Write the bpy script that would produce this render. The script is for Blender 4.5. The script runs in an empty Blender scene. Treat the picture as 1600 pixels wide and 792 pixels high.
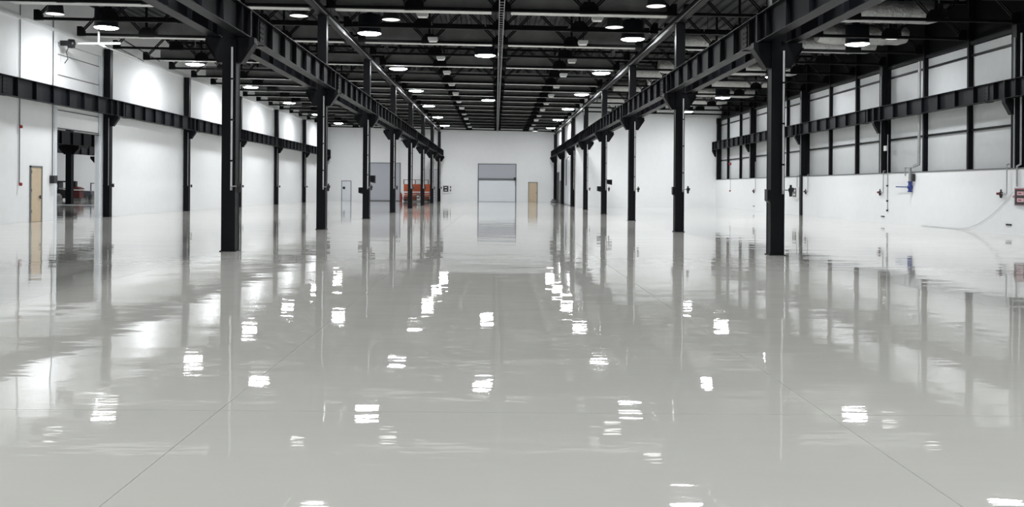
import bpy, math, random
from mathutils import Vector, Matrix
random.seed(4)
S = bpy.context.scene
COL = S.collection
R_ = math.radians

# ---------------------------------------------------------------- camera, world, exposure
F = 1438.0
cam_d = bpy.data.cameras.new('camera'); cam = bpy.data.objects.new('camera', cam_d); COL.objects.link(cam)
cam_d.sensor_width = 36; cam_d.lens = 36 * F / 1600
cam_d.shift_x = 25.9 / 1600; cam_d.shift_y = -102.2 / 1600
cam_d.clip_start = 0.05; cam_d.clip_end = 400
cam.location = (0, 0, 1.6); cam.rotation_euler = (R_(90), -0.007, 0)
S.camera = cam
S.view_settings.view_transform = 'Standard'; S.view_settings.look = 'None'
S.view_settings.gamma = 1; S.view_settings.use_curve_mapping = False
S.view_settings.exposure = 1.68
LAMP = 52.0
W = bpy.data.worlds.new('world'); S.world = W; W.use_nodes = True
W.node_tree.nodes['Background'].inputs[0].default_value = (.8, .85, .9, 1)
W.node_tree.nodes['Background'].inputs[1].default_value = .25


def at(px, py, Z):
    """photo pixel at depth Z -> (x, z)"""
    X = px + .007 * (py - 293); Y = py - .007 * (px - 772)
    return (X - 774.06) / F * Z, 1.6 - (Y - 293.75) / F * Z


# ---------------------------------------------------------------- materials
def mat(name, col, rough=.5, metal=0., emit=None, noise=0., nscale=4., bump=0., bscale=20., spec=.5):
    m = bpy.data.materials.new(name); m.use_nodes = True
    nt = m.node_tree; b = nt.nodes['Principled BSDF']
    b.inputs['Base Color'].default_value = (*col, 1); b.inputs['Roughness'].default_value = rough
    b.inputs['Metallic'].default_value = metal; b.inputs['Specular IOR Level'].default_value = spec
    if emit: b.inputs['Emission Color'].default_value = (*emit[:3], 1); b.inputs['Emission Strength'].default_value = emit[3]
    if noise or bump:
        g = nt.nodes.new('ShaderNodeNewGeometry')
    if noise:
        n = nt.nodes.new('ShaderNodeTexNoise'); n.inputs['Scale'].default_value = nscale; n.inputs['Detail'].default_value = 5
        nt.links.new(g.outputs['Position'], n.inputs['Vector'])
        mx = nt.nodes.new('ShaderNodeMix'); mx.data_type = 'RGBA'
        mx.inputs[6].default_value = (*[c * (1 - noise) for c in col], 1); mx.inputs[7].default_value = (*[min(1, c * (1 + noise)) for c in col], 1)
        nt.links.new(n.outputs['Fac'], mx.inputs[0]); nt.links.new(mx.outputs[2], b.inputs['Base Color'])
    if bump:
        n2 = nt.nodes.new('ShaderNodeTexNoise'); n2.inputs['Scale'].default_value = bscale; n2.inputs['Detail'].default_value = 4
        nt.links.new(g.outputs['Position'], n2.inputs['Vector'])
        bp = nt.nodes.new('ShaderNodeBump'); bp.inputs['Strength'].default_value = 1; bp.inputs['Distance'].default_value = bump
        nt.links.new(n2.outputs['Fac'], bp.inputs['Height']); nt.links.new(bp.outputs[0], b.inputs['Normal'])
    return m


M = {}
M['steel'] = mat('black_painted_steel', (.0045, .005, .0068), .45, 0, noise=.25, nscale=2, spec=.13)
M['steel2'] = mat('dark_roof_steel', (.002, .0022, .0026), .55, spec=.15)
M['wall'] = mat('white_plaster', (.80, .81, .82), .75, noise=.03, nscale=3, bump=.004, bscale=14)
M['panelw'] = mat('pale_insulated_panel', (.50, .515, .52), .4, noise=.06, nscale=2.5)
M['deck'] = mat('roof_decking', (.018, .0195, .021), .6, 0, noise=.3, nscale=.8, spec=.25)
M['painted_lit'] = mat('painted_lit_duct_edge', (.58, .58, .56), .5, 0, noise=.25, nscale=5)  # paler than the duct: light from the floor painted into the colour
M['duct'] = mat('galvanised_duct', (.17, .173, .167), .5, 0, noise=.45, nscale=1.3, bump=.008, bscale=6, spec=.4)
M['foil'] = mat('foil_insulation', (.42, .42, .41), .35, .35, noise=.3, nscale=6, bump=.05, bscale=9)
M['galv'] = mat('galvanised_pipe', (.34, .35, .35), .4, .3, noise=.2, nscale=8)
M['sill'] = mat('grey_sill', (.16, .165, .165), .5)
M['pipe'] = mat('bright_pipe', (.62, .63, .63), .35, .2)
M['lamp'] = mat('lamp_diffuser', (.9, .9, .9), .5, emit=(.96, .98, 1, LAMP))
M['bell'] = mat('lamp_small_diffuser', (.6, .6, .6), .5, emit=(1, .99, .97, .5))
M['glassy'] = mat('prismatic_reflector', (.05, .053, .055), .3)
M['lampbox'] = mat('pale_lamp_box', (.55, .56, .55), .5)
M['house'] = mat('dark_lamp_housing', (.02, .023, .03), .35)
M['wood'] = mat('pale_wood_door', (.54, .43, .30), .5, noise=.12, nscale=5)
M['frame'] = mat('grey_frame', (.12, .125, .13), .5)
M['doorwhite'] = mat('white_door', (.68, .71, .75), .4)
M['doorgrey'] = mat('grey_shutter', (.42, .435, .48), .45)
M['doorlow'] = mat('pale_blue_white_shutter', (.72, .76, .80), .4)
M['black'] = mat('black_rubber', (.010, .010, .012), .4)
M['red'] = mat('dark_red', (.26, .012, .015), .4)
M['reddark'] = mat('dirty_dark_red', (.10, .012, .014), .5)
M['blue'] = mat('blue_valve', (.02, .04, .20), .35)
M['orange'] = mat('orange_red_paint', (.42, .075, .022), .5, noise=.2, nscale=3)
M['orangedark'] = mat('dirty_orange', (.16, .04, .02), .6, noise=.3, nscale=3)
M['whiteplastic'] = mat('white_plastic', (.75, .75, .74), .4)
M['pink'] = mat('pink_label', (.60, .38, .42), .5)
M['groove'] = mat('joint_filler', (.10, .10, .11), .7)
M['violet'] = mat('violet_blue_paint', (.05, .05, .12), .5)
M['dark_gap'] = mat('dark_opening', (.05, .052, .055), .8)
M['panel_tile'] = mat('dark_platform', (.04, .042, .055), .6)


def floor_mat():
    m = bpy.data.materials.new('polished_epoxy_floor'); m.use_nodes = True
    nt = m.node_tree; b = nt.nodes['Principled BSDF']; L = nt.links.new
    g = nt.nodes.new('ShaderNodeNewGeometry')
    def noise(scale, sx, sy, det=2, rough=.5):
        mp = nt.nodes.new('ShaderNodeMapping'); mp.inputs['Scale'].default_value = (sx, sy, 1)
        L(g.outputs['Position'], mp.inputs['Vector'])
        n = nt.nodes.new('ShaderNodeTexNoise'); n.inputs['Scale'].default_value = scale
        n.inputs['Detail'].default_value = det; n.inputs['Roughness'].default_value = rough
        L(mp.outputs[0], n.inputs['Vector']); return n.outputs['Fac']
    c = nt.nodes.new('ShaderNodeMix'); c.data_type = 'RGBA'
    c.inputs[6].default_value = (.63, .625, .575, 1); c.inputs[7].default_value = (.71, .705, .655, 1)
    L(noise(.5, 1, 1, 6, .6), c.inputs[0]); L(c.outputs[2], b.inputs['Base Color'])
    r = nt.nodes.new('ShaderNodeMapRange'); r.inputs[1].default_value = .35; r.inputs[2].default_value = .7
    r.inputs[3].default_value = .01; r.inputs[4].default_value = .03
    L(noise(.35, 1, 1, 3), r.inputs[0]); L(r.outputs[0], b.inputs['Roughness'])
    b.inputs['IOR'].default_value = 1.62; b.inputs['Specular IOR Level'].default_value = .5
    b1 = nt.nodes.new('ShaderNodeBump'); b1.inputs['Strength'].default_value = 1; b1.inputs['Distance'].default_value = .0065
    L(noise(.9, .5, 1, 1.5, .45), b1.inputs['Height'])
    b2 = nt.nodes.new('ShaderNodeBump'); b2.inputs['Strength'].default_value = 1; b2.inputs['Distance'].default_value = .0015
    L(noise(3.6, .3, 1.0, 2.5, .5), b2.inputs['Height']); L(b1.outputs[0], b2.inputs['Normal'])
    b3 = nt.nodes.new('ShaderNodeBump'); b3.inputs['Strength'].default_value = 1; b3.inputs['Distance'].default_value = .00032
    L(noise(10.0, .22, 1.0, 1.5, .5), b3.inputs['Height']); L(b2.outputs[0], b3.inputs['Normal'])
    L(b3.outputs[0], b.inputs['Normal'])
    return m


M['floor'] = floor_mat()


# ---------------------------------------------------------------- mesh helpers
class MB:
    def __init__(s): s.v = []; s.f = []; s.sm = []

    def add(s, vs, fs, smooth=False):
        o = len(s.v); s.v += [tuple(v) for v in vs]
        for f in fs: s.f.append(tuple(i + o for i in f)); s.sm.append(smooth)
        return s

    def box(s, x0, x1, y0, y1, z0, z1, sl=0.):
        """sl: z drops by sl*x (roof slope)"""
        vs = [(x, y, z - sl * x) for z in (z0, z1) for y in (y0, y1) for x in (x0, x1)]
        return s.add(vs, [(0, 2, 3, 1), (4, 5, 7, 6), (0, 1, 5, 4), (2, 6, 7, 3), (0, 4, 6, 2), (1, 3, 7, 5)])

    def bar(s, p, q, w, h, up=(0, 0, 1)):
        p = Vector(p); q = Vector(q); d = (q - p).normalized()
        a = d.cross(Vector(up))
        if a.length < 1e-4: a = d.cross(Vector((0, 1, 0)))
        a.normalize(); b = a.cross(d)
        a *= w / 2; b *= h / 2
        vs = [p - a - b, p + a - b, p + a + b, p - a + b, q - a - b, q + a - b, q + a + b, q - a + b]
        return s.add(vs, [(0, 3, 2, 1), (4, 5, 6, 7), (0, 1, 5, 4), (1, 2, 6, 5), (2, 3, 7, 6), (3, 0, 4, 7)])

    def tube(s, p, q, r, n=8, r2=None):
        p = Vector(p); q = Vector(q); d = (q - p).normalized(); r2 = r if r2 is None else r2
        a = d.cross(Vector((0, 0, 1)))
        if a.length < 1e-3: a = Vector((1, 0, 0))
        a.normalize(); b = d.cross(a)
        vs = []
        for i in range(n):
            t = 2 * math.pi * i / n; vs.append(p + (a * math.cos(t) + b * math.sin(t)) * r)
        for i in range(n):
            t = 2 * math.pi * i / n; vs.append(q + (a * math.cos(t) + b * math.sin(t)) * r2)
        s.add(vs, [(i, (i + 1) % n, n + (i + 1) % n, n + i) for i in range(n)], True)
        s.add(vs[:n], [tuple(range(n - 1, -1, -1))]); s.add(vs[n:], [tuple(range(n))])
        return s

    def path(s, pts, r, n=6):
        for a, b in zip(pts[:-1], pts[1:]): s.tube(a, b, r, n)
        for c in pts[1:-1]: s.ball(c, r * 1.05, n)
        return s

    def ball(s, c, r, n=8):
        return s.lathe([(0, -r)] + [(r * math.cos(t), r * math.sin(t)) for t in (-.9, -.3, .3, .9)] + [(0, r)], n, c)

    def lathe(s, prof, n=16, c=(0, 0, 0)):
        vs = []; k = len(prof)
        for (r, z) in prof:
            for i in range(n):
                t = 2 * math.pi * i / n; vs.append((c[0] + r * math.cos(t), c[1] + r * math.sin(t), c[2] + z))
        fs = [(j * n + i, j * n + (i + 1) % n, (j + 1) * n + (i + 1) % n, (j + 1) * n + i) for j in range(k - 1) for i in range(n)]
        return s.add(vs, fs, True)

    def prism(s, poly, y0, y1):
        """poly: (x,z) list extruded along y"""
        n = len(poly); vs = [(x, y0, z) for x, z in poly] + [(x, y1, z) for x, z in poly]
        return s.add(vs, [tuple(range(n)), tuple(range(2 * n - 1, n - 1, -1))] + [(i, n + i, n + (i + 1) % n, (i + 1) % n) for i in range(n)])

    def prismx(s, poly, x0, x1):
        n = len(poly); vs = [(x0, y, z) for y, z in poly] + [(x1, y, z) for y, z in poly]
        return s.add(vs, [tuple(range(n - 1, -1, -1)), tuple(range(n, 2 * n))] + [(i, (i + 1) % n, n + (i + 1) % n, n + i) for i in range(n)])

    def build(s, name, m, parent=None, loc=(0, 0, 0)):
        me = bpy.data.meshes.new(name); me.from_pydata(s.v, [], s.f); me.materials.append(M[m] if isinstance(m, str) else m)
        if any(s.sm): me.polygons.foreach_set('use_smooth', s.sm)
        me.update()
        o = bpy.data.objects.new(name, me); COL.objects.link(o); o.location = loc
        if parent: o.parent = parent
        return o


def tag(o, label, cat, group=None):
    o['label'] = label; o['category'] = cat
    if group: o['group'] = group
    return o


def thing(name, label, cat, loc=(0, 0, 0), group=None):
    o = bpy.data.objects.new(name, None); COL.objects.link(o); o.location = loc; o.empty_display_size = .2
    return tag(o, label, cat, group)


def dup(root, loc, label, group=None):
    r = root.copy(); COL.objects.link(r); r.location = loc; r['label'] = label
    if group: r['group'] = group
    for ch in list(root.children):
        c = ch.copy(); COL.objects.link(c); c.parent = r
        for g in ch.children:
            d = g.copy(); COL.objects.link(d); d.parent = c
    return r


def again(o, loc, parent):
    c = o.copy(); COL.objects.link(c); c.parent = parent; c.location = loc; return c


def struct(name, mb, m, parent=None):
    o = mb.build(name, m, parent); o['kind'] = 'structure'; return o


ORD = ['first', 'second', 'third', 'fourth', 'fifth', 'sixth', 'seventh', 'eighth', 'ninth', 'tenth', 'eleventh', 'twelfth', 'thirteenth',
       'fourteenth', 'fifteenth', 'sixteenth', 'seventeenth', 'eighteenth', 'nineteenth', 'twentieth', 'twenty-first', 'twenty-second',
       'twenty-third', 'twenty-fourth', 'twenty-fifth', 'twenty-sixth']
ZC = [22.56 + 12 * n for n in range(8)]          # column lines
SL = .015                                        # roof fall to the right
CH = 8.26                                        # underside of the truss bottom chord at x = 0
ZEND = 107.6; ZR = 81.6
XL, XR = -19.9, 19.55
YB = -12.0

# ---------------------------------------------------------------- setting
base = struct('floor', MB().box(-62, 20.4, YB, 122, -.4, -.012), 'groove')
xc = [-19.9, -15.4, -11.0, -6.55, -1.96, 2.38, 6.92, 11.1, 15.3, 19.7]
yc = [YB, -9.44, 6.56, 22.56, 34.56, 46.56, 58.56, 70.56, 82.56, ZEND + .1]
G = .003
slab_i = 0
for i in range(len(xc) - 1):
    for j in range(len(yc) - 1):
        if xc[i] > 6.9 and yc[j] > 82: continue
        MB().box(xc[i] + G, xc[i + 1] - G, yc[j] + G, yc[j + 1] - G, -.012, 0).build('floor_slab', 'floor', base)
for (y0, y1) in ((YB, 34.56), (34.56, 74.0), (74.1, 121)):
    MB().box(-62, -19.9 - G, y0, y1, -.012, 0).build('floor_slab', 'floor', base)


def deck(name, x0, x1, y0, y1):
    p = .5; prof = []; n = int((x1 - x0) / p)
    for i in range(n):
        x = x0 + i * p
        for dx, dz in ((0, 0), (.16, 0), (.22, .09), (.44, .09)): prof.append((x + dx, dz))
    prof.append((x0 + n * p, 0))
    z = lambda x, dz: CH + 1.78 - SL * x + dz
    vs = [(x, y0, z(x, d)) for x, d in prof] + [(x, y1, z(x, d)) for x, d in prof]; k = len(prof)
    return struct(name, MB().add(vs, [(i, i + 1, k + i + 1, k + i) for i in range(k - 1)]), 'deck')


deck('ceiling', -62, 20.5, YB, 122)

# left wall with the tall door opening (y 41.7 .. 46.35)
OY0, OY1, DZ = 41.7, 46.35, 8.1
wl = MB()
wl.box(XL - .3, XL, YB, OY0, 0, 10.35); wl.box(XL - .3, XL, OY1, ZEND, 0, 10.35)
wl.box(XL - .3, XL, OY0, OY1, DZ, 10.35)
struct('wall_left', wl, 'wall')
struct('trim_1', MB().box(XL, XL + .06, YB, ZEND, 8.5, 8.66), 'wall')
struct('wall_back', MB().box(XL - .3, 7.12, ZEND, ZEND + .3, 0, 10.35), 'wall')
struct('wall_camera_side', MB().box(XL - .3, 20.4, YB - .3, YB, 0, 10.35), 'wall')
struct('wall_aisle_end', MB().box(7.12, 20.3, ZR, ZR + .3, 0, 10.0), 'wall')
struct('wall_return', MB().box(7.12, 7.42, ZR + .3, ZEND + .3, 0, 10.0), 'wall')
wr = struct('wall_right', MB().box(XR, 20.1, YB, ZR, 0, 2.45), 'wall')
MB().box(20.0, 20.1, YB, ZR, 2.45, 9.75).build('backing_sheet', 'steel2', wr)
MB().box(XR - .02, 20.0, YB, ZR, 2.45, 2.50).build('ledge', 'sill', wr)
struct('trim_2', MB().box(19.8, 20.0, YB, ZR, 7.72, 7.86), 'steel')
# next hall shell
struct('wall_next_hall_back', MB().box(-62, XL - .3, 119, 119.3, 0, 11), 'wall')
struct('wall_next_hall_left', MB().box(-62.3, -62, YB, 119, 0, 11), 'wall')
struct('wall_next_hall_near', MB().box(-62, XL - .3, YB - .3, YB, 0, 11), 'wall')
struct('trim_3', MB().box(-60, XL - .32, 73.6, 74.1, 0, .035), 'doorwhite')

# right wall grid of panels, mullions and rails
muls = [ZC[0] - 8 + 4 * k for k in range(0, 17)]
rails = [2.5, 4.16, 5.6, 7.27, 7.72]
for y in muls:
    if y > ZR: break
    MB().box(19.76, 19.96, y - .07, y + .07, 2.5, 9.7).build('mullion', 'steel', wr)
for z in rails[1:4]:
    MB().box(19.87, 19.96, muls[0], ZR, z - .045, z + .045).build('rail', 'steel', wr)
for a in range(len(muls)):
    y0 = muls[a]; y1 = min(y0 + 4, ZR)
    if y0 > ZR - .5: break
    for z0, z1 in list(zip(rails[:-1], rails[1:])):
        MB().box(19.95, 20.0, y0 + .09, y1 - .09, z0 + .03, z1 - .03).build('wall_panel', 'panelw', wr)

# ---------------------------------------------------------------- columns
def column_box(x0, x1, y0, y1, z0, z1):
    """box section with a slim flange lip front and back"""
    m = MB(); m.box(x0, x1, y0, y0 + .03, z0, z1); m.box(x0, x1, y1 - .03, y1, z0, z1)
    m.box(x0 + .008, x1 - .008, y0 + .03, y1 - .03, z0, z1); return m


def valve_set(parent_loc, x, zt, side=1):
    pass


def make_column(xc_, n, side, ztop, beam_z):
    word = ORD[n]
    t = thing('steel_column', f'black box-section steel column, {word} from the camera in the {side} free-standing row', 'column',
              (xc_, ZC[n] + .18, 0), f'free-standing columns of the {side} row')
    column_box(-.17, .17, -.18, .18, 0, ztop).build('shaft', 'steel', t)
    MB().box(-.20, .20, -.21, .21, 0, .02).build('base_plate', 'steel', t)
    c = MB(); bz = beam_z - .01
    for s in (-1, 1):
        c.prism([(s * .17, bz), (s * .60, bz), (s * .60, bz - .14), (s * .28, bz - .62), (s * .17, bz - .62)], -.13, .13)
    c.build('corbel', 'steel', t)
    for s in (-1, 1):
        MB().bar((s * .615, 0, bz - .13), (s * .285, 0, bz - .63), .34, .025, (1, 0, 0)).build('corbel_flange', 'steel', t)
    MB().box(-.24, .24, -.19, .19, ztop - .02, ztop).build('cap_plate', 'steel', t)
    return t


def make_pipe(xr, y, n, side, zt, label, group):
    """galvanised drop pipe on the column face with the black hose valve at its foot"""
    t = thing('drop_pipe', label, 'pipe', (xr, y, 0), group)
    MB().tube((-.07, -.035, 1.52), (-.07, -.035, zt), .025, 8).build('pipe_run', 'pipe', t)
    pc = None
    for k in range(4):
        if pc is None: pc = MB().box(-.105, -.035, -.065, .06, 0, .04).build('pipe_clip', 'steel', t, (0, 0, 2.2))
        else: again(pc, (0, 0, 2.2 + k), t)
    MB().tube((-.07, -.035, 1.60), (.10, -.035, 1.60), .018, 6).tube((-.07, -.035, 1.60), (-.07, -.035, 1.5), .028, 6).build('branch', 'galv', t)
    v = MB(); v.lathe([(0, -.16), (.035, -.155), (.045, -.06), (.06, -.02), (.06, .03), (.03, .06), (.028, .12), (0, .13)], 8, (.12, -.035, 1.60))
    v.build('valve', 'black', t)
    MB().tube((.13, -.035, 1.61), (.185, -.035, 1.61), .05, 8).build('handwheel', 'black', t)
    return t


for n in range(8):
    make_column(-6.55, n, 'left', 8.06, 5.27)
    make_pipe(-6.38, ZC[n] - .06, n, 'left', 5.0, f'thin grey pipe and black valve on the {ORD[n]} free-standing left column', 'drop pipes on the left row')
    make_column(6.92, n, 'right', 7.86, 5.23)
    if n < 6: make_pipe(7.09, ZC[n] - .06, n, 'right', 5.0, f'thin grey pipe and black valve on the {ORD[n]} free-standing right column', 'drop pipes on the right row')

# boxes on columns
def column_box_unit(x, y, z, w, d, h, label):
    t = thing('socket_box', label, 'box', (x, y, z))
    MB().prism([(-w / 2, h), (w / 2, h), (w / 2, .0), (-w / 2, .06)], -d / 2, d / 2).build('case', 'black', t)
    MB().box(-w / 2 + .01, w / 2 - .01, -d / 2 - .01, -d / 2, .08, h - .03).build('cover', 'steel', t)


column_box_unit(6.71, 22.7, 1.28, .08, .22, .34, 'slim dark socket box on the inner side of the nearest right column')
column_box_unit(6.71, 34.75, 1.35, .08, .22, .34, 'slim dark socket box on the inner side of the second right column')
column_box_unit(6.62, 58.75, 1.40, .26, .3, .36, 'square black box on the inner side of the fourth right column')
column_box_unit(7.28, 58.75, 1.85, .30, .3, .34, 'black angled box above the valve of the fourth right column')
column_box_unit(-6.83, 46.75, 1.25, .22, .3, .34, 'square black box on the aisle side of the third left column')
column_box_unit(-6.22, 46.75, 1.80, .24, .3, .40, 'black angled box above the valve of the third left column')

# wall columns left
for n in range(1, 8):
    y = ZC[n]
    t = thing('wall_column', f'slim black column against the left wall, {ORD[n-1]} one counted from the camera', 'column', (-19.7, y + .15, 0), 'columns along the left wall')
    column_box(-.15, .18, -.15, .15, 0, 8.5).build('shaft', 'steel', t)
    MB().prism([(.18, 5.12), (.58, 5.12), (.58, 4.98), (.32, 4.6), (.18, 4.6)], -.11, .11).build('corbel', 'steel', t)
    MB().tube((.13, -.18, 1.6), (.13, -.18, 5.0), .02, 6).build('pipe_run', 'galv', t)
    v = MB().tube((-.3, -.1, 1.60), (.34, -.1, 1.60), .018, 6)
    for s in (-.30, .34): v.lathe([(0, -.1), (.05, -.08), (.06, 0), (.05, .08), (0, .1)], 8, (s, -.1, 1.6))
    v.build('valve', 'black', t)

# wall columns right
for n in range(0, 6):
    y = min(ZC[n], ZR - .36); low = 0 if n == 3 else 2.5
    names = ['cut by the right edge of the frame', 'nearest one wholly in view beyond it', 'second wholly in view', 'reaching down to the floor', 'second from the far corner', 'in the far corner']
    pos = ['standing nearest the camera beyond the frame edge', 'at the right edge of the photo', 'behind the blue valve pipe', 'reaching down to the floor', 'second from the far corner', 'in the far corner']
    t = thing('wall_column', f'black column on the right wall, {pos[n]}', 'column', (19.62 if n == 3 else 19.7, y + .17, low), 'columns along the right wall')
    column_box(-.17, .17, -.17, .17, 0, 7.9 - low).build('shaft', 'steel', t)
    MB().prism([(-.17, 5.10 - low), (-.55, 5.10 - low), (-.55, 4.96 - low), (-.3, 4.5 - low), (-.17, 4.5 - low)], -.12, .12).build('corbel', 'steel', t)
    MB().tube((-.20, -.1, 2.6 if n == 3 else .0), (-.20, -.1, 7.4 - low), .03, 6).build('pipe_run', 'galv', t)

# ---------------------------------------------------------------- crane girders
GM = {}
def girder_proto(h, w, L):
    key = (h, w, round(L, 2))
    if key in GM: return GM[key]
    d = {}
    d['web'] = MB().box(-.008, .008, 0, L, .02, h - .02)
    d['top_flange'] = MB().box(-w / 2, w / 2, 0, L, h - .02, h)
    d['bottom_flange'] = MB().box(-w / 2, w / 2, 0, L, 0, .02)
    d['stiffener'] = MB().box(-w / 2 + .015, w / 2 - .015, -.006, .006, .02, h - .02)
    e = MB().box(-w / 2, w / 2, -.02, .02, .0, h)
    d['end_plate'] = e
    bl = MB()
    for k in range(5):
        z = .09 + k * (h - .18) / 4
        for dy in (-.1, .1): bl.box(-.045, .045, dy - .018, dy + .018, z - .018, z + .018)
    bl.box(-.03, .03, -.17, .17, .05, h - .05)
    bl.box(-w / 2 - .02, w / 2 + .02, -.22, .22, -.02, 0)
    d['splice_plate'] = bl
    GM[key] = {k: (v.build(k, 'steel'), ) for k, v in d.items()}
    for k, v in GM[key].items():
        COL.objects.unlink(v[0])
    return GM[key]


def girder(x, y0, y1, z0, h, w, label, group):
    L = y1 - y0
    P = girder_proto(h, w, L)
    t = thing('crane_girder', label, 'beam', (x, y0, z0), group)
    for k in ('web', 'top_flange', 'bottom_flange'): again(P[k][0], (0, 0, 0), t)
    again(P['end_plate'][0], (0, .02, 0), t)
    again(P['end_plate'][0], (0, L - .02, 0), t)
    k = .75
    while k < L - .3:
        again(P['stiffener'][0], (0, k, 0), t); k += 1.5
    again(P['splice_plate'][0], (0, 1.45, 0), t)


ybays = [-1.44, 10.56] + ZC
for i in range(len(ybays) - 1):
    y0, y1 = ybays[i] + .18 + .005, ybays[i + 1] + .18 - .005
    last = i == len(ybays) - 2
    if last: y1 = ybays[i + 1] + .5
    w = ORD[i]
    girder(-6.20, y0, y1, 5.27, .70, .28, f'{w} length of black ribbed crane girder, nave side of the left columns', 'crane girders, nave side of the left row')
    girder(-6.90, y0, y1, 5.27, .70, .28, f'{w} length of black ribbed crane girder, aisle side of the left columns', 'crane girders, aisle side of the left row')
    girder(6.56, y0, y1, 5.23, .70, .28, f'{w} length of black ribbed crane girder, nave side of the right columns', 'crane girders, nave side of the right row')
    girder(-19.34, y0, y1, 5.13, .79, .28, f'{w} length of black ribbed crane girder along the left white wall', 'crane girders on the left wall')
    if y0 < ZR - 5:
        ye = min(y1, ZR - .05)
        girder(7.28, y0, ye, 5.23, .70, .28, f'{w} length of black ribbed crane girder, aisle side of the right columns', 'crane girders, aisle side of the right row')
        girder(19.30, y0, ye, 5.11, .70, .28, f'{w} length of black ribbed crane girder along the panelled right wall', 'crane girders on the right wall')

# longitudinal beams on the column heads
for (x, z, side) in ((-6.55, 8.06, 'left'), (6.92, 7.86, 'right')):
    t = thing('roof_beam', f'long dark roof beam lying on the heads of the {side} column row', 'beam', (x, 0, z))
    for nm, a in (('web', (-.01, .01, 4, ZEND - .1, .02, .26)), ('bottom_flange', (-.11, .11, 4, ZEND - .1, 0, .02)), ('top_flange', (-.11, .11, 4, ZEND - .1, .26, .28))):
        MB().box(*a).build(nm, 'steel2', t)
    # pale conduit running along the beam
    t2 = thing('conduit', f'thin pale conduit running beside the {side} roof beam', 'pipe', (x + (.16 if side == 'left' else -.16), 0, z + .03))
    MB().tube((0, 20, 0), (0, ZEND - .2, 0), .012, 6).build('conduit_run', 'sill', t2)

# ---------------------------------------------------------------- roof trusses
def make_truss(x0, x1, label, group, y):
    xm = (x0 + x1) / 2
    t = thing('roof_truss', label, 'truss', (0, y, 0), group)
    zb = CH; H = 1.62
    MB().box(x0, x1, -.075, -.015, zb, zb + .11, SL).box(x0, x1, .015, .075, zb, zb + .11, SL).build('bottom_chord', 'steel2', t)
    MB().box(x0, x1, -.09, .09, zb + H - .12, zb + H, SL).build('top_chord', 'steel2', t)
    N = 4; p = (x1 - x0) / N
    for k in range(N + 1):
        x = x0 + k * p; zz = zb - SL * x
        if 0 < k < N:
            MB().prism([(x - .36, zz - .02), (x + .36, zz - .02), (x + .36, zz + .22), (x + .18, zz + .44), (x - .18, zz + .44), (x - .36, zz + .22)], -.02, .02).build('gusset', 'steel2', t)
            MB().bar((x, 0, zz + .3), (x, 0, zz + H - .1), .09, .09).build('post', 'steel2', t)
        else:
            s = 1 if k == 0 else -1
            MB().prism([(x, zz - .02), (x + s * .34, zz - .02), (x + s * .34, zz + .2), (x + s * .2, zz + .42), (x, zz + .42)], -.09, .09).build('gusset', 'steel2', t)
        for s in (-1, 1):
            if (k == 0 and s < 0) or (k == N and s > 0): continue
            xa, xb = x + s * .2, x + s * (p / 2 - .12)
            m = MB()
            for dx in (-.045, .045):
                m.bar((xa + dx * 1.2, 0, zz + .2), (xb + dx * 1.2, 0, zb - SL * xb + H - .1), .05, .045, (0, 1, 0))
            m.build('diagonal', 'steel2', t)
    return t


TZ = [22.56 + 4 * k for k in range(22)]
bays = (('middle', -6.42, 6.79, 'over the middle bay'), ('left', -19.45, -6.68, 'over the left aisle'), ('right', 7.05, 19.75, 'over the right aisle'))
for nm, x0, x1, wh in bays:
    proto = None; i = 0
    for y in TZ:
        if nm == 'right' and y > ZR - 1: break
        if nm == 'left' and y > ZEND - .5: break
        yy = y + .18
        lab = f'dark lattice roof truss {wh}, {ORD[i]} from the camera'
        if proto is None: proto = make_truss(x0, x1, lab, 'roof trusses ' + wh, yy)
        else: dup(proto, (0, yy, 0), lab)
        i += 1

# ---------------------------------------------------------------- transverse galvanised ducts every second truss
def rect_duct(x0, x1, y, label, group):
    t = thing('ventilation_duct', label, 'duct', (0, y, 0), group)
    MB().box(x0, x1, 0, .62, CH + .13, CH + .74, SL).build('duct_body', 'duct', t)
    MB().box(x0, x1, -.04, .66, CH + .05, CH + .128, SL).build('lit_lower_edge', 'painted_lit', t)  # pale strip whose colour paints in the lit duct underside
    x = x0 + .6
    k = 0
    while x < x1:
        MB().box(x - .02, x + .02, -.015, .635, CH + .115, CH + .755, SL).build('duct_joint', 'duct', t)
        if k % 3 == 0: MB().tube((x + .3, .3, CH + .7 - SL * x), (x + .3, .3, CH + 1.86 - SL * x), .015, 5).build('hanger', 'steel2', t)
        k += 1
        x += 1.65
    return t


for i, y in enumerate([26.56 + 8 * k for k in range(5)] + [62.56 + 4 * k for k in range(11)]):
    if y > ZEND - 1: break
    a = rect_duct(-6.2, -.2, y + .40, f'flat grey duct left of the ceiling tray, {ORD[i]} from the camera', 'flat ducts, left half of the middle bay')
    b = rect_duct(.55, 6.55, y + .40, f'flat grey duct right of the ceiling tray, {ORD[i]} from the camera', 'flat ducts, right half of the middle bay')
    rect_duct(-18.6, -7.2, y + .40, f'long flat grey duct over the left aisle, {ORD[i]} from the camera', 'flat ducts over the left aisle')

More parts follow.
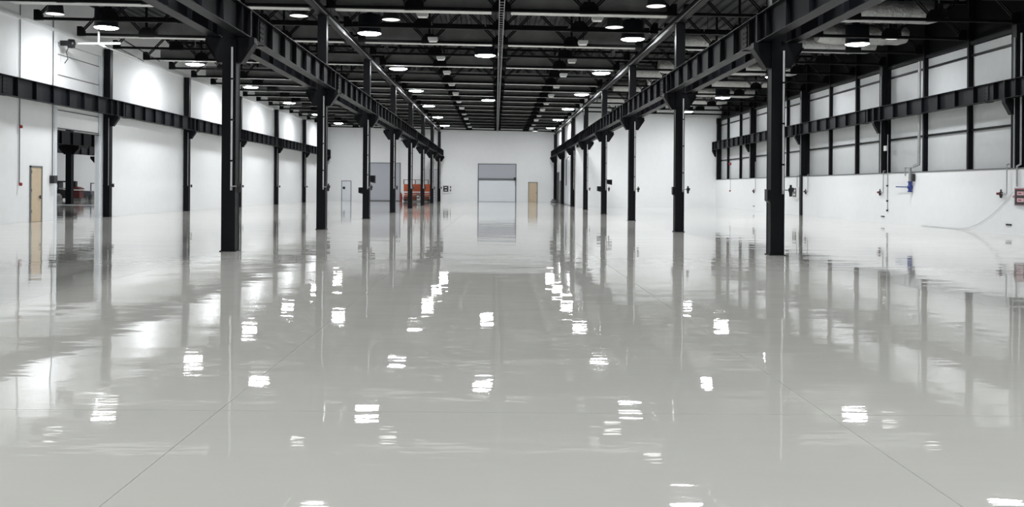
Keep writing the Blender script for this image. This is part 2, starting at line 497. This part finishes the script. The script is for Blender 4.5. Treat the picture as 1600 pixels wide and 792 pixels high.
# foil-wrapped round ducts over the right aisle
def foil_duct(x0, x1, y, r, label):
    t = thing('foil_duct', label, 'duct', (0, y, 0), 'foil-wrapped ducts over the right aisle')
    zc = CH + .13 + r
    n = 20
    prof = []
    m = MB(); k = int((x1 - x0) / .35)
    vs = []
    rnd = random.Random(int(x0 * 13 + y))
    for a in range(k + 1):
        x = x0 + (x1 - x0) * a / k; rr = r * (1 + rnd.uniform(-.05, .03)) * (.8 if a in (0, k) else 1)
        for i in range(n):
            th = 2 * math.pi * i / n; q = rr * (1 + rnd.uniform(-.03, .03))
            vs.append((x, q * math.cos(th), zc - SL * x + q * math.sin(th) * .8))
    m.add(vs, [(a * n + i, a * n + (i + 1) % n, (a + 1) * n + (i + 1) % n, (a + 1) * n + i) for a in range(k) for i in range(n)], True)
    m.add(vs[:n], [tuple(range(n))]); m.add(vs[-n:], [tuple(range(n - 1, -1, -1))])
    m.build('duct_body', 'foil', t)
    for a in range(1, 4):
        x = x0 + (x1 - x0) * a / 4
        if a != 2: MB().tube((x + .2, 0, zc - SL * x), (x + .2, 0, CH + 1.86 - SL * x), .015, 5).build('hanger', 'steel2', t)
        o = MB().lathe([(r * 1.04, -.02), (r * 1.06, 0), (r * 1.04, .02)], n).build('duct_band', 'galv', t)
        o.rotation_euler = (0, R_(90), 0); o.location = (x, 0, zc - SL * x); o.scale = (.8, 1, 1)


fd = [(12.2, 17.6, 36.6), (14.6, 18.6, 41.9), (9.0, 13.2, 44.7), (13.6, 18.3, 44.7), (9.5, 17.5, 53.75), (8.5, 13.5, 56.7), (10.0, 18.4, 60.7), (8.2, 14.0, 64.7),
      (12.5, 18.6, 66.5), (8.4, 18.0, 72.0), (8.2, 16.0, 74.6)]
for i, (a, b, y) in enumerate(fd):
    foil_duct(a, b, y, .56, f'crumpled silver foil duct over the right aisle, {ORD[i]} from the camera')

# centre cable ladder
t = thing('cable_ladder', 'pale cable ladder running down the middle of the ceiling under the trusses', 'cable tray', (.19, 0, CH - .06))
for s in (-.09, .09): MB().box(s - .012, s + .012, 20, ZEND - .1, -.02, .05).build('side_rail', 'galv', t)
m = MB(); y = 20.2
while y < ZEND - .3: m.box(-.08, .08, y - .02, y + .02, -.005, .015); y += .5
o = m.build('rung', 'galv', t); o['kind'] = 'stuff'
# purlin lines over the gusset rows
for x, wd in ((-3.18, 'left'), (3.55, 'right'), (-13.06, 'left aisle'), (13.4, 'right aisle')):
    ye = ZR - .2 if x > 7 else ZEND - .1
    b = MB()
    b.box(x - .06, x + .06, 20, ye, CH + 1.22 - SL * x, CH + 1.30 - SL * x)
    tag(b.build('bracing_bar', 'steel2'), f'dark bracing bar along the {wd} line of truss gussets', 'beam')

# ---------------------------------------------------------------- lamps
def make_lamp(loc, label, group):
    t = thing('high_bay_lamp', label, 'lamp', loc, group)
    MB().lathe([(.0, .95), (.12, .95), (.12, .86), (.49, .82), (.50, .10), (.535, .05), (.535, .0), (.515, .0), (.50, .06)], 24).build('housing', 'house', t)
    MB().lathe([(.51, .02), (.44, -.02), (.30, -.045), (.15, -.055), (.001, -.06)], 24).build('diffuser', 'lamp', t)
    MB().tube((0, 0, .95), (0, 0, 1.86), .03, 6).build('hanger', 'galv', t)
    return t


lp = None
def place_lamp(x, y, label, group):
    global lp
    loc = (x, y, CH - SL * x + .02)
    if lp is None: lp = make_lamp(loc, label, group)
    else: dup(lp, loc, label, group)


rows = ((-5.6, 'left side of the middle bay', 10), (6.0, 'right side of the middle bay', 10), (-17.2, 'left aisle near the wall', 10), (15.9, 'right aisle', 8))
for x, wh, n in rows:
    for k in range(n):
        y = -7.44 + 12 * k
        place_lamp(x, y, f'large round bright ceiling lamp, {wh}, {ORD[k]} in its row', f'large lamps, {wh}')
for x, y, lab in ((-.57, 46.56, 'large round bright lamp beside the centre cable ladder, nearer one'), (-.6, 70.25, 'large round bright lamp beside the centre cable ladder, farther one'),
                  (10.5, 46.56, 'large round bright lamp behind the right crane girders, nearer one'), (10.5, 70.56, 'large round bright lamp behind the right crane girders, farther one'),
                  (-12.3, 48.0, 'large round bright lamp over the middle of the left aisle, nearer one'), (-12.3, 72.5, 'large round bright lamp over the middle of the left aisle, farther one'),
                  (-26, 100, 'round fill lamp added in the next hall, right of the far corner'), (-34, 108, 'round fill lamp added in the next hall, near the far wall'), (-42, 108, 'round fill lamp added in the next hall, left along the far wall'),  # next hall lamps are unseen, added to brighten that hall
                  (-48, 76, 'round fill lamp added in the next hall, over its middle left'), (-27, 72, 'round fill lamp added in the next hall, over its middle right'), (-40, 98, 'round fill lamp added in the next hall, before the machines'),
                  (-27, 88, 'round fill lamp added in the next hall, right of the middle one'), (-46, 112, 'round fill lamp added in the next hall, second from the left by the far wall'),
                  (-38, 114, 'round fill lamp added in the next hall, high against the middle of the far wall'), (-30, 60, 'round fill lamp added in the next hall, nearest'), (-42, 60, 'round fill lamp added in the next hall, left of the nearest'), (-36, 84, 'round fill lamp added in the next hall, middle'),
                  (-48, 96, 'round fill lamp added in the next hall, above the machines'), (-30, 36, 'round fill lamp added in the next hall, near the door'), (-52, 110, 'round fill lamp added in the next hall, by the far wall')):
    place_lamp(x, y, lab, 'large lamps outside the rows')


def make_bell(loc, label):
    t = thing('bell_lamp', label, 'lamp', loc, 'small bell lamps')
    MB().lathe([(.0, .62), (.14, .62), (.15, .42), (.30, .36), (.33, .06), (.38, .02), (.38, 0), (.36, 0), (.30, .06)], 20).build('reflector', 'glassy', t)
    MB().lathe([(.36, .01), (.2, -.02), (.001, -.03)], 20).build('diffuser', 'bell', t)
    MB().tube((0, 0, .6), (0, 0, 1.85), .025, 6).build('hanger', 'galv', t)
    return t


bells = [(611, 31, 36.9, 'left of the middle bay, nearest the camera'), (960, 43, 37.1, 'right of the middle bay below the first duct'), (1467, 31, 35.4, 'over the right aisle near the wall'),
         (1396, 60, 39.4, 'over the right aisle, left of the near-wall one'), (467, 25, 36.3, 'above the left crane girder'), (1025, 10, 34.0, 'right of the middle bay at the top edge'),
         (86, 22, 37.5, 'over the left aisle by the wall'), (836, 205, 105.5, 'at the far end of the middle bay')]
bp = None
for px, py, Z, wh in bells:
    x, z = at(px, py, Z)
    if bp is None: bp = make_bell((x, Z, z), 'small dim bell lamp ' + wh)
    else: dup(bp, (x, Z, z), 'small dim bell lamp ' + wh)

# pale little boxes hung by the gusset rows
bx = None
for x, zz, wd in ((-2.9, 0, 'left'), (3.95, 0, 'right')):
    for k in range(12):
        y = 36.0 + 6 * k
        lab = f'small pale box light beside the {wd} gusset row, {ORD[k]} from the camera'
        loc = (x, y, CH - SL * x - .02)
        if bx is None:
            bx = thing('box_light', lab, 'lamp', loc, 'small box lights in two rows')
            MB().prism([(-.22, .06), (-.17, -.02), (.17, -.02), (.22, .06), (.22, .16), (-.22, .16)], -.2, .2).build('case', 'lampbox', bx)
            MB().box(-.16, .16, -.16, .16, -.03, -.02).build('cover', 'whiteplastic', bx)
            MB().tube((0, 0, .16), (0, 0, 1.83), .015, 5).build('hanger', 'steel2', bx)
        else: dup(bx, loc, lab)

# ---------------------------------------------------------------- doors
def leaf_door(name, x0, x1, z1, leafm, framem='frame', y=ZEND, fr=.07):
    d = MB(); 
    d.box(x0, x0 + fr, y - .06, y, 0, z1); d.box(x1 - fr, x1, y - .06, y, 0, z1); d.box(x0, x1, y - .06, y, z1 - fr, z1)
    o = struct(name, d, framem)
    MB().box(x0 + fr + .005, x1 - fr - .005, y - .045, y - .005, .01, z1 - fr - .005).build('door_leaf', leafm, o)
    return o


# centre sectional door
x0, x1 = -2.06, 2.43
d2 = leaf_door('door_1', x0, x1, 4.45, 'doorgrey', 'frame', fr=.09)
for k in range(4):
    MB().box(x0 + .12, x1 - .12, ZEND - .08, ZEND - .045, .03 + k * .62, .645 + k * .62).build('shutter_panel', 'doorlow', d2)
MB().box(x0, x1, ZEND - .16, ZEND - .05, 2.52, 2.74).build('cross_rail', 'frame', d2)
MB().box(x1 - .3, x1, ZEND - .24, ZEND - .05, 2.5, 2.85).build('motor_box', 'black', d2)
MB().tube((x1 - .12, ZEND - .2, 2.5), (x1 - .12, ZEND - .2, 1.9), .02, 6).build('pull_chain', 'frame', d2)
# wooden door
d3 = leaf_door('door_2', 3.84, 4.92, 2.32, 'wood')
MB().box(4.74, 4.8, ZEND - .09, ZEND - .045, .98, 1.12).build('door_handle', 'frame', d3)
# white door, far left
d4 = leaf_door('door_3', -18.0, -16.85, 2.35, 'doorwhite')
MB().box(-17.85, -17.55, ZEND - .06, ZEND - .045, 1.35, 1.65).build('vision_window', 'black', d4)
# grey roller door
d5 = leaf_door('door_4', -14.7, -11.1, 4.48, 'doorgrey', fr=.08)
for k in range(12):
    MB().box(-14.6, -11.2, ZEND - .06, ZEND - .046, .06 + k * .36, .40 + k * .36).build('shutter_slat', 'doorgrey', d5)
MB().box(-14.7, -11.1, ZEND - .1, ZEND, 0, .1).build('bottom_bar', 'frame', d5)
# pale door behind the last left columns
d6 = leaf_door('door_5', -7.75, -6.72, 3.75, 'doorwhite', 'doorgrey')
# wood door on the left wall, y 39.3..40.3
def side_door(name, x, y0, y1, z1, leafm, s=1, fr=.07, fm='frame'):
    d = MB(); a, b = (x, x + .06 * s) if s > 0 else (x - .06, x)
    d.box(a, b, y0, y0 + fr, 0, z1); d.box(a, b, y1 - fr, y1, 0, z1); d.box(a, b, y0, y1, z1 - fr, z1)
    o = struct(name, d, fm)
    a, b = (x, x + .04) if s > 0 else (x - .04, x)
    MB().box(a, b, y0 + fr + .005, y1 - fr - .005, .01, z1 - fr - .005).build('door_leaf', leafm, o)
    return o


d7 = side_door('door_6', XL, 39.3, 40.32, 2.42, 'wood', fm='sill')
MB().tube((XL + .08, 40.14, 1.08), (XL + .08, 39.98, 1.08), .02, 6).box(XL + .04, XL + .08, 40.1, 40.16, 1.0, 1.14).build('door_handle', 'black', d7)
for z in (.4, 1.3, 2.1): MB().box(XL + .04, XL + .07, 39.36, 39.40, z, z + .12).build('hinge', 'frame', d7)
# doors on the return wall
d8 = side_door('door_7', 7.12, 89.6, 98.6, 4.7, 'doorwhite', -1, .12, 'wall')
for k in range(5): MB().box(7.05, 7.08, 89.8 + k * 1.74, 91.4 + k * 1.74, .1, 4.5).build('shutter_panel', 'doorwhite', d8)
MB().box(6.98, 7.07, 91.2, 91.5, 1.9, 4.5).build('guide_rail', 'frame', d8)
side_door('door_8', 7.12, 102.8, 106.3, 3.45, 'dark_gap', -1, .08, 'frame')
side_door('door_9', 7.12, 100.0, 101.7, 2.45, 'sill', -1, .08, 'frame')

# tall sectional door lifted in the left opening
t = thing('sectional_door', 'white sectional door lifted high above the opening in the left wall', 'door', (XL - .14, OY0, 0))
zs = [4.2, 5.02, 5.83, 6.63, 7.56, 8.08]
for a, b in zip(zs[:-1], zs[1:]):
    MB().box(0, .06, .12, OY1 - OY0 - .12, a + .025, b - .02).build('door_panel', 'wall', t)
    MB().box(.0, .08, .1, OY1 - OY0 - .1, a - .02, a + .022).build('panel_rail', 'frame', t)
for y in (.0, OY1 - OY0 - .1): MB().box(-.02, .12, y, y + .1, 0, 8.08).build('guide_rail', 'doorwhite', t)
MB().tube((.1, .0, 4.1), (.1, OY1 - OY0, 4.1), .02, 6).build('bottom_seal', 'black', t)
struct('trim_4', MB().box(XL - .3, XL + .03, OY0 - .22, OY0 - .001, 0, DZ).box(XL - .3, XL + .03, OY1 + .001, OY1 + .2, 0, DZ), 'doorwhite')

# ---------------------------------------------------------------- left wall fittings
def yl(px): return -F * XL / (774.06 - px)
def conduit_left(px, z0, z1, label, reds, box=False):
    y = yl(px)
    t = thing('wall_conduit', label, 'pipe', (XL + .04, y, 0))
    MB().tube((0, 0, z0), (0, 0, z1), .022, 6).build('conduit_run', 'frame', t)
    for z in reds: MB().lathe([(0, -.07), (.06, -.06), (.07, 0), (.06, .06), (0, .07)], 10, (.06, 0, z)).build('alarm_button', 'red', t)
    if box: MB().box(-.02, .18, -.22, .1, z0 - .35, z0 + .0).build('switch_box', 'black', t)


conduit_left(28.5, 1.6, 9.6, 'thin grey conduit with two red call points left of the wooden side door', (1.62, 4.02))
conduit_left(80.5, 2.02, 9.4, 'grey conduit ending in a black switch box beside the tall opening', (), True)
t = thing('door_operator', 'white pipe arm and dark motor reaching inward above the tall left opening', 'pipe', (-19.4, 42.0, 8.06))
MB().path([(.3, 0, 0), (2.25, 0, .02)], .055, 8).build('arm', 'whiteplastic', t)
MB().tube((1.25, 0, 0), (1.25, 0, .55), .05, 8).build('riser', 'whiteplastic', t)
MB().tube((1.25, 0, 0), (1.5, 0, -.12), .05, 8).tube((1.5, 0, -.12), (1.5, 3.8, -.12), .04, 8).build('long_arm', 'whiteplastic', t)
MB().lathe([(0, -.22), (.16, -.2), (.2, 0), (.14, .18), (0, .2)], 10).box(-.46, 0, -.1, .1, -.1, .12).build('motor', 'black', t)
MB().path([(-.1, 0, -.1), (-.22, 0, -.4), (-.15, 0, -.7), (-.3, 0, -.9)], .02, 5).build('motor_cable', 'black', t)
# brace rods near the left wall
for k, (p1, p2) in enumerate((((185, 59), (250, 96)), ((180, 72), (225, 96)), ((190, 60), (239, 90)))):
    Z = 47.2 + k * .3
    (xa, za), (xb, zb) = at(*p1, Z), at(*p2, Z + 1)
    tag(MB().tube((xa, Z, za), (xb, Z + 1, zb), .018, 5).build('brace_rod', 'black'), f'thin black brace rod under the left roof, {["upper long", "lower short", "middle"][k]} one of three', 'rod', 'brace rods')

# next hall seen through the opening
def hall_column(x, y, label):
    t = thing('steel_column', label, 'column', (x, y, 0))
    column_box(-.24, .24, -.24, .24, 0, 8.9).build('shaft', 'steel', t)
    m = MB()
    for s in (-1, 1): m.prism([(s * .24, 4.95), (s * .85, 4.95), (s * .85, 4.7), (s * .4, 4.2), (s * .24, 4.2)], -.2, .2)
    m.build('corbel', 'steel', t)


hall_column(-36.1, 78, 'black column with corbels in the next hall, seen through the opening')
hall_column(-46.2, 107, 'farther black column in the next hall at the opening right edge')
for x, z, h, y0, y1, wd in ((-35.5, 4.96, 1.1, 50, 118, 'nearer and higher'), (-36.7, 4.96, 1.1, 50, 118, 'just behind the nearer'), (-45.6, 4.96, .95, 60, 118, 'farther and lower')):
    t = thing('crane_girder', f'black ribbed crane girder in the next hall, {wd}', 'beam', (x, y0, z), 'crane girders in the next hall')
    MB().box(-.01, .01, 0, y1 - y0, .02, h - .02).build('web', 'steel', t)
    MB().box(-.16, .16, 0, y1 - y0, 0, .02).build('bottom_flange', 'steel', t)
    MB().box(-.16, .16, 0, y1 - y0, h - .02, h).build('top_flange', 'steel', t)
    k = 1.
    st = None
    while k < y1 - y0:
        if st is None: st = MB().box(-.14, .14, -.008, .008, .02, h - .02).build('stiffener', 'steel', t, (0, k, 0))
        else: again(st, (0, k, 0), t)
        k += 2.

Zm = 98.0
def atm(px, py, Z=Zm): return at(px, py, Z)
# dark stacked trestles at left of the opening
x, _ = atm(94, 310)
t = thing('machine_frame', 'dark cross-braced machine frame left of the near column in the next hall', 'machine', (x, Zm, 0))
for dx in (-.9, .9, 0): MB().box(dx - .07, dx + .07, -.5, .5, .1, 2.0).build('leg', 'black', t)
MB().box(-1.3, 1.4, -.5, .5, 1.9, 2.05).build('top_bar', 'black', t)
MB().box(-1.2, 1.2, -.5, .5, 1.15, 1.3).build('middle_bar', 'galv', t)
MB().bar((-.85, 0, 1.3), (-.1, 0, 1.9), .08, .08).build('brace', 'black', t)
MB().box(-1.0, -.1, -.55, .55, .2, 1.1).build('side_case', 'reddark', t)
MB().box(.2, 1.2, -.55, .55, .2, 1.1).build('motor_case', 'black', t)
MB().lathe([(.0, 0), (.5, 0), (.42, .5), (.2, .7), (0, .7)], 12, (.1, -.8, 0)).build('drum', 'sill', t)
Zm = 95.0
x, _ = atm(121, 312, Zm)
t = thing('pump_machine', 'dark red domed machine right of the near column in the next hall', 'machine', (x, Zm, 0))
MB().box(-.42, .42, -.5, .5, .25, 1.05).build('case', 'reddark', t)
MB().lathe([(0, 1.45), (.35, 1.42), (.62, 1.3), (.65, 1.18), (0, 1.16)], 14).build('dome', 'reddark', t)
MB().lathe([(.62, 1.16), (.62, 1.05), (0, 1.05)], 14).build('ring', 'whiteplastic', t)
MB().box(-.5, -.1, -.2, .2, 1.4, 2.0).build('control_head', 'black', t)
MB().box(-.6, .6, -.55, .55, 0, .25).build('plinth', 'sill', t)
Zm = 101.0
x, _ = atm(135, 309, Zm)
t = thing('work_platform', 'low dark platform with pale feet beside the red machine in the next hall', 'platform', (x, Zm, 0))
MB().prism([(-1.0, .45), (1.0, .45), (.75, .95), (-.85, 1.0)], -.8, .8).build('deck', 'panel_tile', t)
for dx in (-.8, -.2, .4, .9): MB().box(dx - .09, dx + .09, -.7, .7, 0, .45).build('foot', 'sill', t)
Zm = 102.5
x, _ = atm(147, 309, Zm)
t = thing('guard_rail', 'violet metal guard rail with a slanted brace in the next hall', 'railing', (x, Zm + .3, 0))
for dx in (-.5, .6): MB().box(dx - .05, dx + .05, -.05, .05, 0, 1.85).build('post', 'violet', t)
MB().box(-.55, .65, -.05, .05, 1.78, 1.87).build('top_rail', 'violet', t)
MB().bar((-.2, 0, .4), (.5, 0, 1.3), .06, .06).build('brace', 'violet', t)

# ---------------------------------------------------------------- far end: orange machine, ladder, panel
Zo = 104.6
t = thing('orange_platform_lift', 'orange-red wheeled lift with guard rails behind the far left columns', 'machine', (0, Zo, 0))
def ox(px): return (px - 774.06) / F * Zo
for a, b in ((631, 643), (643.5, 660), (660.5, 673)):
    MB().box(ox(a) + .03, ox(b) - .03, -.45, .45, 1.15, 1.98).build('side_panel', 'orange', t)
for p in (631.6, 649.5, 669.5): MB().box(ox(p) - .05, ox(p) + .05, -.5, -.4, 1.98, 2.5).build('rail_post', 'orangedark', t)
MB().box(ox(631.3), ox(670), -.48, -.42, 2.44, 2.5).build('top_rail', 'frame', t)
for z in (.92, .72): MB().box(ox(632), ox(673), -.42, .42, z - .07, z + .07).build('scissor_bar', 'orange', t)
for p, mm in ((635, 'orangedark'), (647, 'orangedark'), (667, 'orangedark')): MB().box(ox(p) - .28, ox(p) + .28, -.4, .4, .12, .62).build('chassis_case', mm, t)
for p in (634, 640, 662, 670): MB().tube((ox(p), -.52, .17), (ox(p), -.38, .17), .17, 12).build('wheel', 'black', t)
MB().box(ox(651.5), ox(655.5), -.5, .3, .35, .9).build('engine_case', 'sill', t)
MB().lathe([(0, -.1), (.12, -.08), (.12, .08), (0, .1)], 10, (ox(653.5), -.5, .6)).build('filter_cap', 'whiteplastic', t)
MB().box(ox(632), ox(673), -.4, .4, .02, .14).build('chassis', 'sill', t)
x = ox(626.5)
t = thing('red_canister', 'small dark red canister standing left of the orange lift', 'canister', (x, Zo, 0))
MB().lathe([(0, 0), (.13, 0), (.14, .1), (.14, .75), (.08, .9), (.05, 1.0), (0, 1.02)], 12).build('tank', 'red', t)
MB().tube((.14, 0, .5), (.3, 0, .1), .03, 6).build('hose', 'black', t)
x = ox(679.5)
t = thing('step_ladder', 'grey step ladder between the two farthest left columns', 'ladder', (x, 103.2, 0))
for s in (-1, 1):
    MB().bar((s * .25, -.35, 0), (s * .14, 0, 1.55), .04, .05).build('rail', 'galv', t)
    MB().bar((s * .25, .35, 0), (s * .14, .02, 1.55), .03, .04).build('rear_leg', 'galv', t)
for k in range(5):
    f = .15 + k * .18; MB().box(-.25 + .11 * f, .25 - .11 * f, -.38 + .35 * f, -.28 + .35 * f, 1.55 * f - .015, 1.55 * f + .015).build('tread', 'sill', t)


def panel8(name, label, loc, rot, w, h, n=1, body='whiteplastic', plate='black', win='whiteplastic', lw=.34):
    """wall board with a dark plate pierced by two stacked windows, so that it reads as a blocky 8"""
    t = thing(name, label, 'panel', loc); t.rotation_euler = (0, 0, rot)
    MB().box(-w / 2, w / 2, 0, .08, 0, h).build('backing', body, t)
    pw = w * .6
    x0 = -w / 2 + w * .07
    MB().box(x0, x0 + pw, -.02, 0, h * .2, h * .92).build('plate', plate, t)
    for k in range(2):
        MB().box(x0 + pw * .27, x0 + pw * .73, -.03, -.02, h * (.34 + .32 * k), h * (.45 + .32 * k)).build('display', win, t)
    if n > 1:
        for k in range(2): MB().box(w / 2 - w * .14, w / 2 - w * .02, -.02, 0, h * (.25 + .38 * k), h * (.50 + .38 * k)).build('mark', plate, t)
    return t


x, z = at(698, 302, 107.2)
panel8('number_panel', 'white board with a blocky black 8 on the far wall beside the last left column', (x, ZEND - .09, z), 0, 1.0, .95, 2)
y = F * XR / (1245 - 774.06)
panel8('wall_display', 'white panel with a dark double display low on the right wall', (XR - .09, y, 1.0), R_(-90), 1.15, .8, 1, plate='frame')
y = F * XR / (1598 - 774.06)
t = thing('switch_panel', 'black and red switch panel with two pink labels at the right frame edge', 'panel', (XR, y, 1.07))
MB().box(-.06, 0, -.75, .45, 0, .68).build('backing', 'doorgrey', t)
MB().box(-.08, -.06, -.72, .38, .04, .64).build('plate', 'red', t)
MB().box(-.10, -.08, -.70, .33, .06, .60).build('face', 'black', t)
for z in (.15, .40):
    q = MB().box(-.11, -.10, -.25, .18, z, z + .14).build('label_plate', 'pink', t)
    MB().box(-.115, -.11, -.1, .1, z + .05, z + .09).build('printed_line', 'red', q)
MB().lathe([(0, -.05), (.05, -.04), (.05, .04), (0, .05)], 8, (-.1, .42, .35)).build('knob', 'pink', t)

# ---------------------------------------------------------------- right wall fittings
def yr(px, x=XR): return F * x / (px - 774.06)
# big pipe with blue valve
ya, yb = yr(1435, 19.6), yr(1422, 19.45)
t = thing('blue_valve_pipe', 'thick grey pipe with a blue lever valve on the right wall', 'pipe', (19.44, ya, 0))
MB().path([(.17, 0, 7.6), (.17, 0, 2.85), (0, .15, 2.75), (0, yb - ya, 2.72), (0, yb - ya, 1.95)], .07, 10).build('pipe_run', 'galv', t)
MB().tube((0, yb - ya + .55, 2.72), (0, yb - ya, 2.72), .05, 8).tube((0, yb - ya + .5, 2.75), (0, yb - ya + .5, 2.3), .03, 8).build('side_branch', 'galv', t)
MB().tube((0, yb - ya, 2.05), (0, yb - ya, 2.0), .11, 10).tube((0, yb - ya, 1.60), (0, yb - ya, 1.55), .11, 10).tube((0, yb - ya, 1.55), (0, yb - ya, 2.0), .08, 10)\
    .ball((0, yb - ya, 1.78), .13, 10).build('valve', 'blue', t)
MB().bar((-.02, yb - ya, 1.78), (-.08, yb - ya + 1.3, 1.80), .05, .05).build('lever', 'blue', t)
MB().box(-.02, .08, yb - ya - .35, yb - ya - .2, 2.05, 2.4).build('tag_bracket', 'black', t)
# small valve outlets on drop conduits
for px, py, lab, z0 in ((1380, 298, 'small red and black valve on a thin pipe beside the white socket conduit', 2.5), (1573, 298, 'small red and black valve on a thin pipe near the right frame edge', 2.55),
                        (1180, 297, 'small black valve hanging on a thin pipe at the far right wall', 3.6), (1262, 299, 'small black valve on the floor-length right wall column', 2.5)):
    y = yr(px, 19.45)
    t = thing('wall_valve', lab, 'valve', (19.45, y, 0), 'valves on the right wall')
    MB().path([(.1, 0, z0 + .1), (0, 0, z0 + .08), (0, 0, 1.52), (0, .35, 1.52)], .022, 6).build('pipe_run', 'galv', t)
    MB().lathe([(0, -.17), (.04, -.16), (.07, -.04), (.07, .05), (.03, .08), (.03, .16), (0, .17)], 8, (0, .40, 1.52)).build('valve', 'black', t)
    MB().lathe([(0, -.05), (.06, -.04), (.06, .04), (0, .05)], 8, (0, .62, 1.52)).build('cap', 'red', t)
y = yr(1386, 19.5)
t = thing('socket_conduit', 'thin grey conduit with three small dark sockets running down the right wall', 'pipe', (19.52, y, 0))
MB().tube((0, 0, .62), (0, 0, 4.4), .02, 6).build('conduit_run', 'galv', t)
for z in (.62, 1.1, 1.85): MB().box(-.05, .02, -.04, .04, z - .04, z + .04).build('socket', 'black', t)
MB().box(-.06, 0, .1, .35, 3.6, 3.85).build('junction_box', 'whiteplastic', t)
y = yr(1250, 19.5)
tag(MB().path([(19.52, y, 5.0), (19.52, y, 2.6), (19.5, y + .6, 2.55), (19.5, y + .6, 1.75)], .02, 6).build('wall_conduit', 'galv'), 'thin grey conduit beside the floor-length column, dropping to the double display', 'pipe')
y = yr(1141, 19.5)
t = thing('call_point', 'thin conduit with a small red call point near the far right corner', 'pipe', (19.5, y, 0))
MB().tube((0, 0, 1.5), (0, 0, 3.9), .015, 6).build('conduit_run', 'galv', t)
MB().ball((-.03, 0, 3.75), .12, 8).ball((-.03, 0, 1.5), .07, 8).build('button', 'red', t)
y = yr(1590, 19.45)
tag(MB().path([(19.50, y - .1, 7.5), (19.50, y - .1, 2.62), (19.49, y + .12, 2.55), (19.49, y + .12, 1.79)], .035, 8).build('wall_conduit', 'galv'), 'grey pipe dropping to the black and red switch panel', 'pipe')
# low dark floor sockets
for px, py, lab in ((1380, 338, 'low dark slot socket under the grey socket conduit'), (1577, 351, 'low dark slot socket near the right frame edge'), (1178, 322, 'tiny low socket on the far right wall')):
    y = yr(px); z = at(px, py, y)[1]
    tag(MB().box(-.03, .0, -.18, .18, -.03, .03).box(-.045, -.03, -.15, .1, -.02, .02).build('floor_socket', 'black', None, (XR, y, z)), lab, 'socket', 'low sockets on the right wall')
# drooping cable from the panel
pts = []
for (px, py) in ((1584, 299), (1575, 310), (1560, 326), (1545, 339), (1530, 349), (1515, 355), (1500, 357), (1480, 356), (1460, 354), (1440, 352)):
    y = yr(px, XR - .03); z = max(.012, at(px, py, y)[1]); pts.append((XR - .03, y, z))
tag(MB().path(pts, .010, 5).build('hanging_cable', 'lampbox'), 'thin pale cable drooping along the foot of the right wall', 'cable')

# bundle at the foot of the return wall
t = thing('cable_bundle', 'grey coiled bundle on the floor by the dark doorway at the far end', 'coil', (6.62, 104.6, 0))
MB().lathe([(.12, 0), (.34, .02), (.38, .12), (.3, .22), (.12, .24)], 14).build('coil', 'sill', t)
MB().lathe([(0, .24), (.2, .26), (.24, .34), (.1, .4), (0, .4)], 12).build('top_coil', 'frame', t)
# small round lamps / sensors on the far end wall
tag(MB().lathe([(0, -.12), (.15, -.1), (.18, 0), (.15, .1), (0, .12)], 10).build('wall_sensor', 'sill', None, (-10.9, ZEND - .15, 7.1)), 'small grey round sounder on the far left end wall', 'sensor')
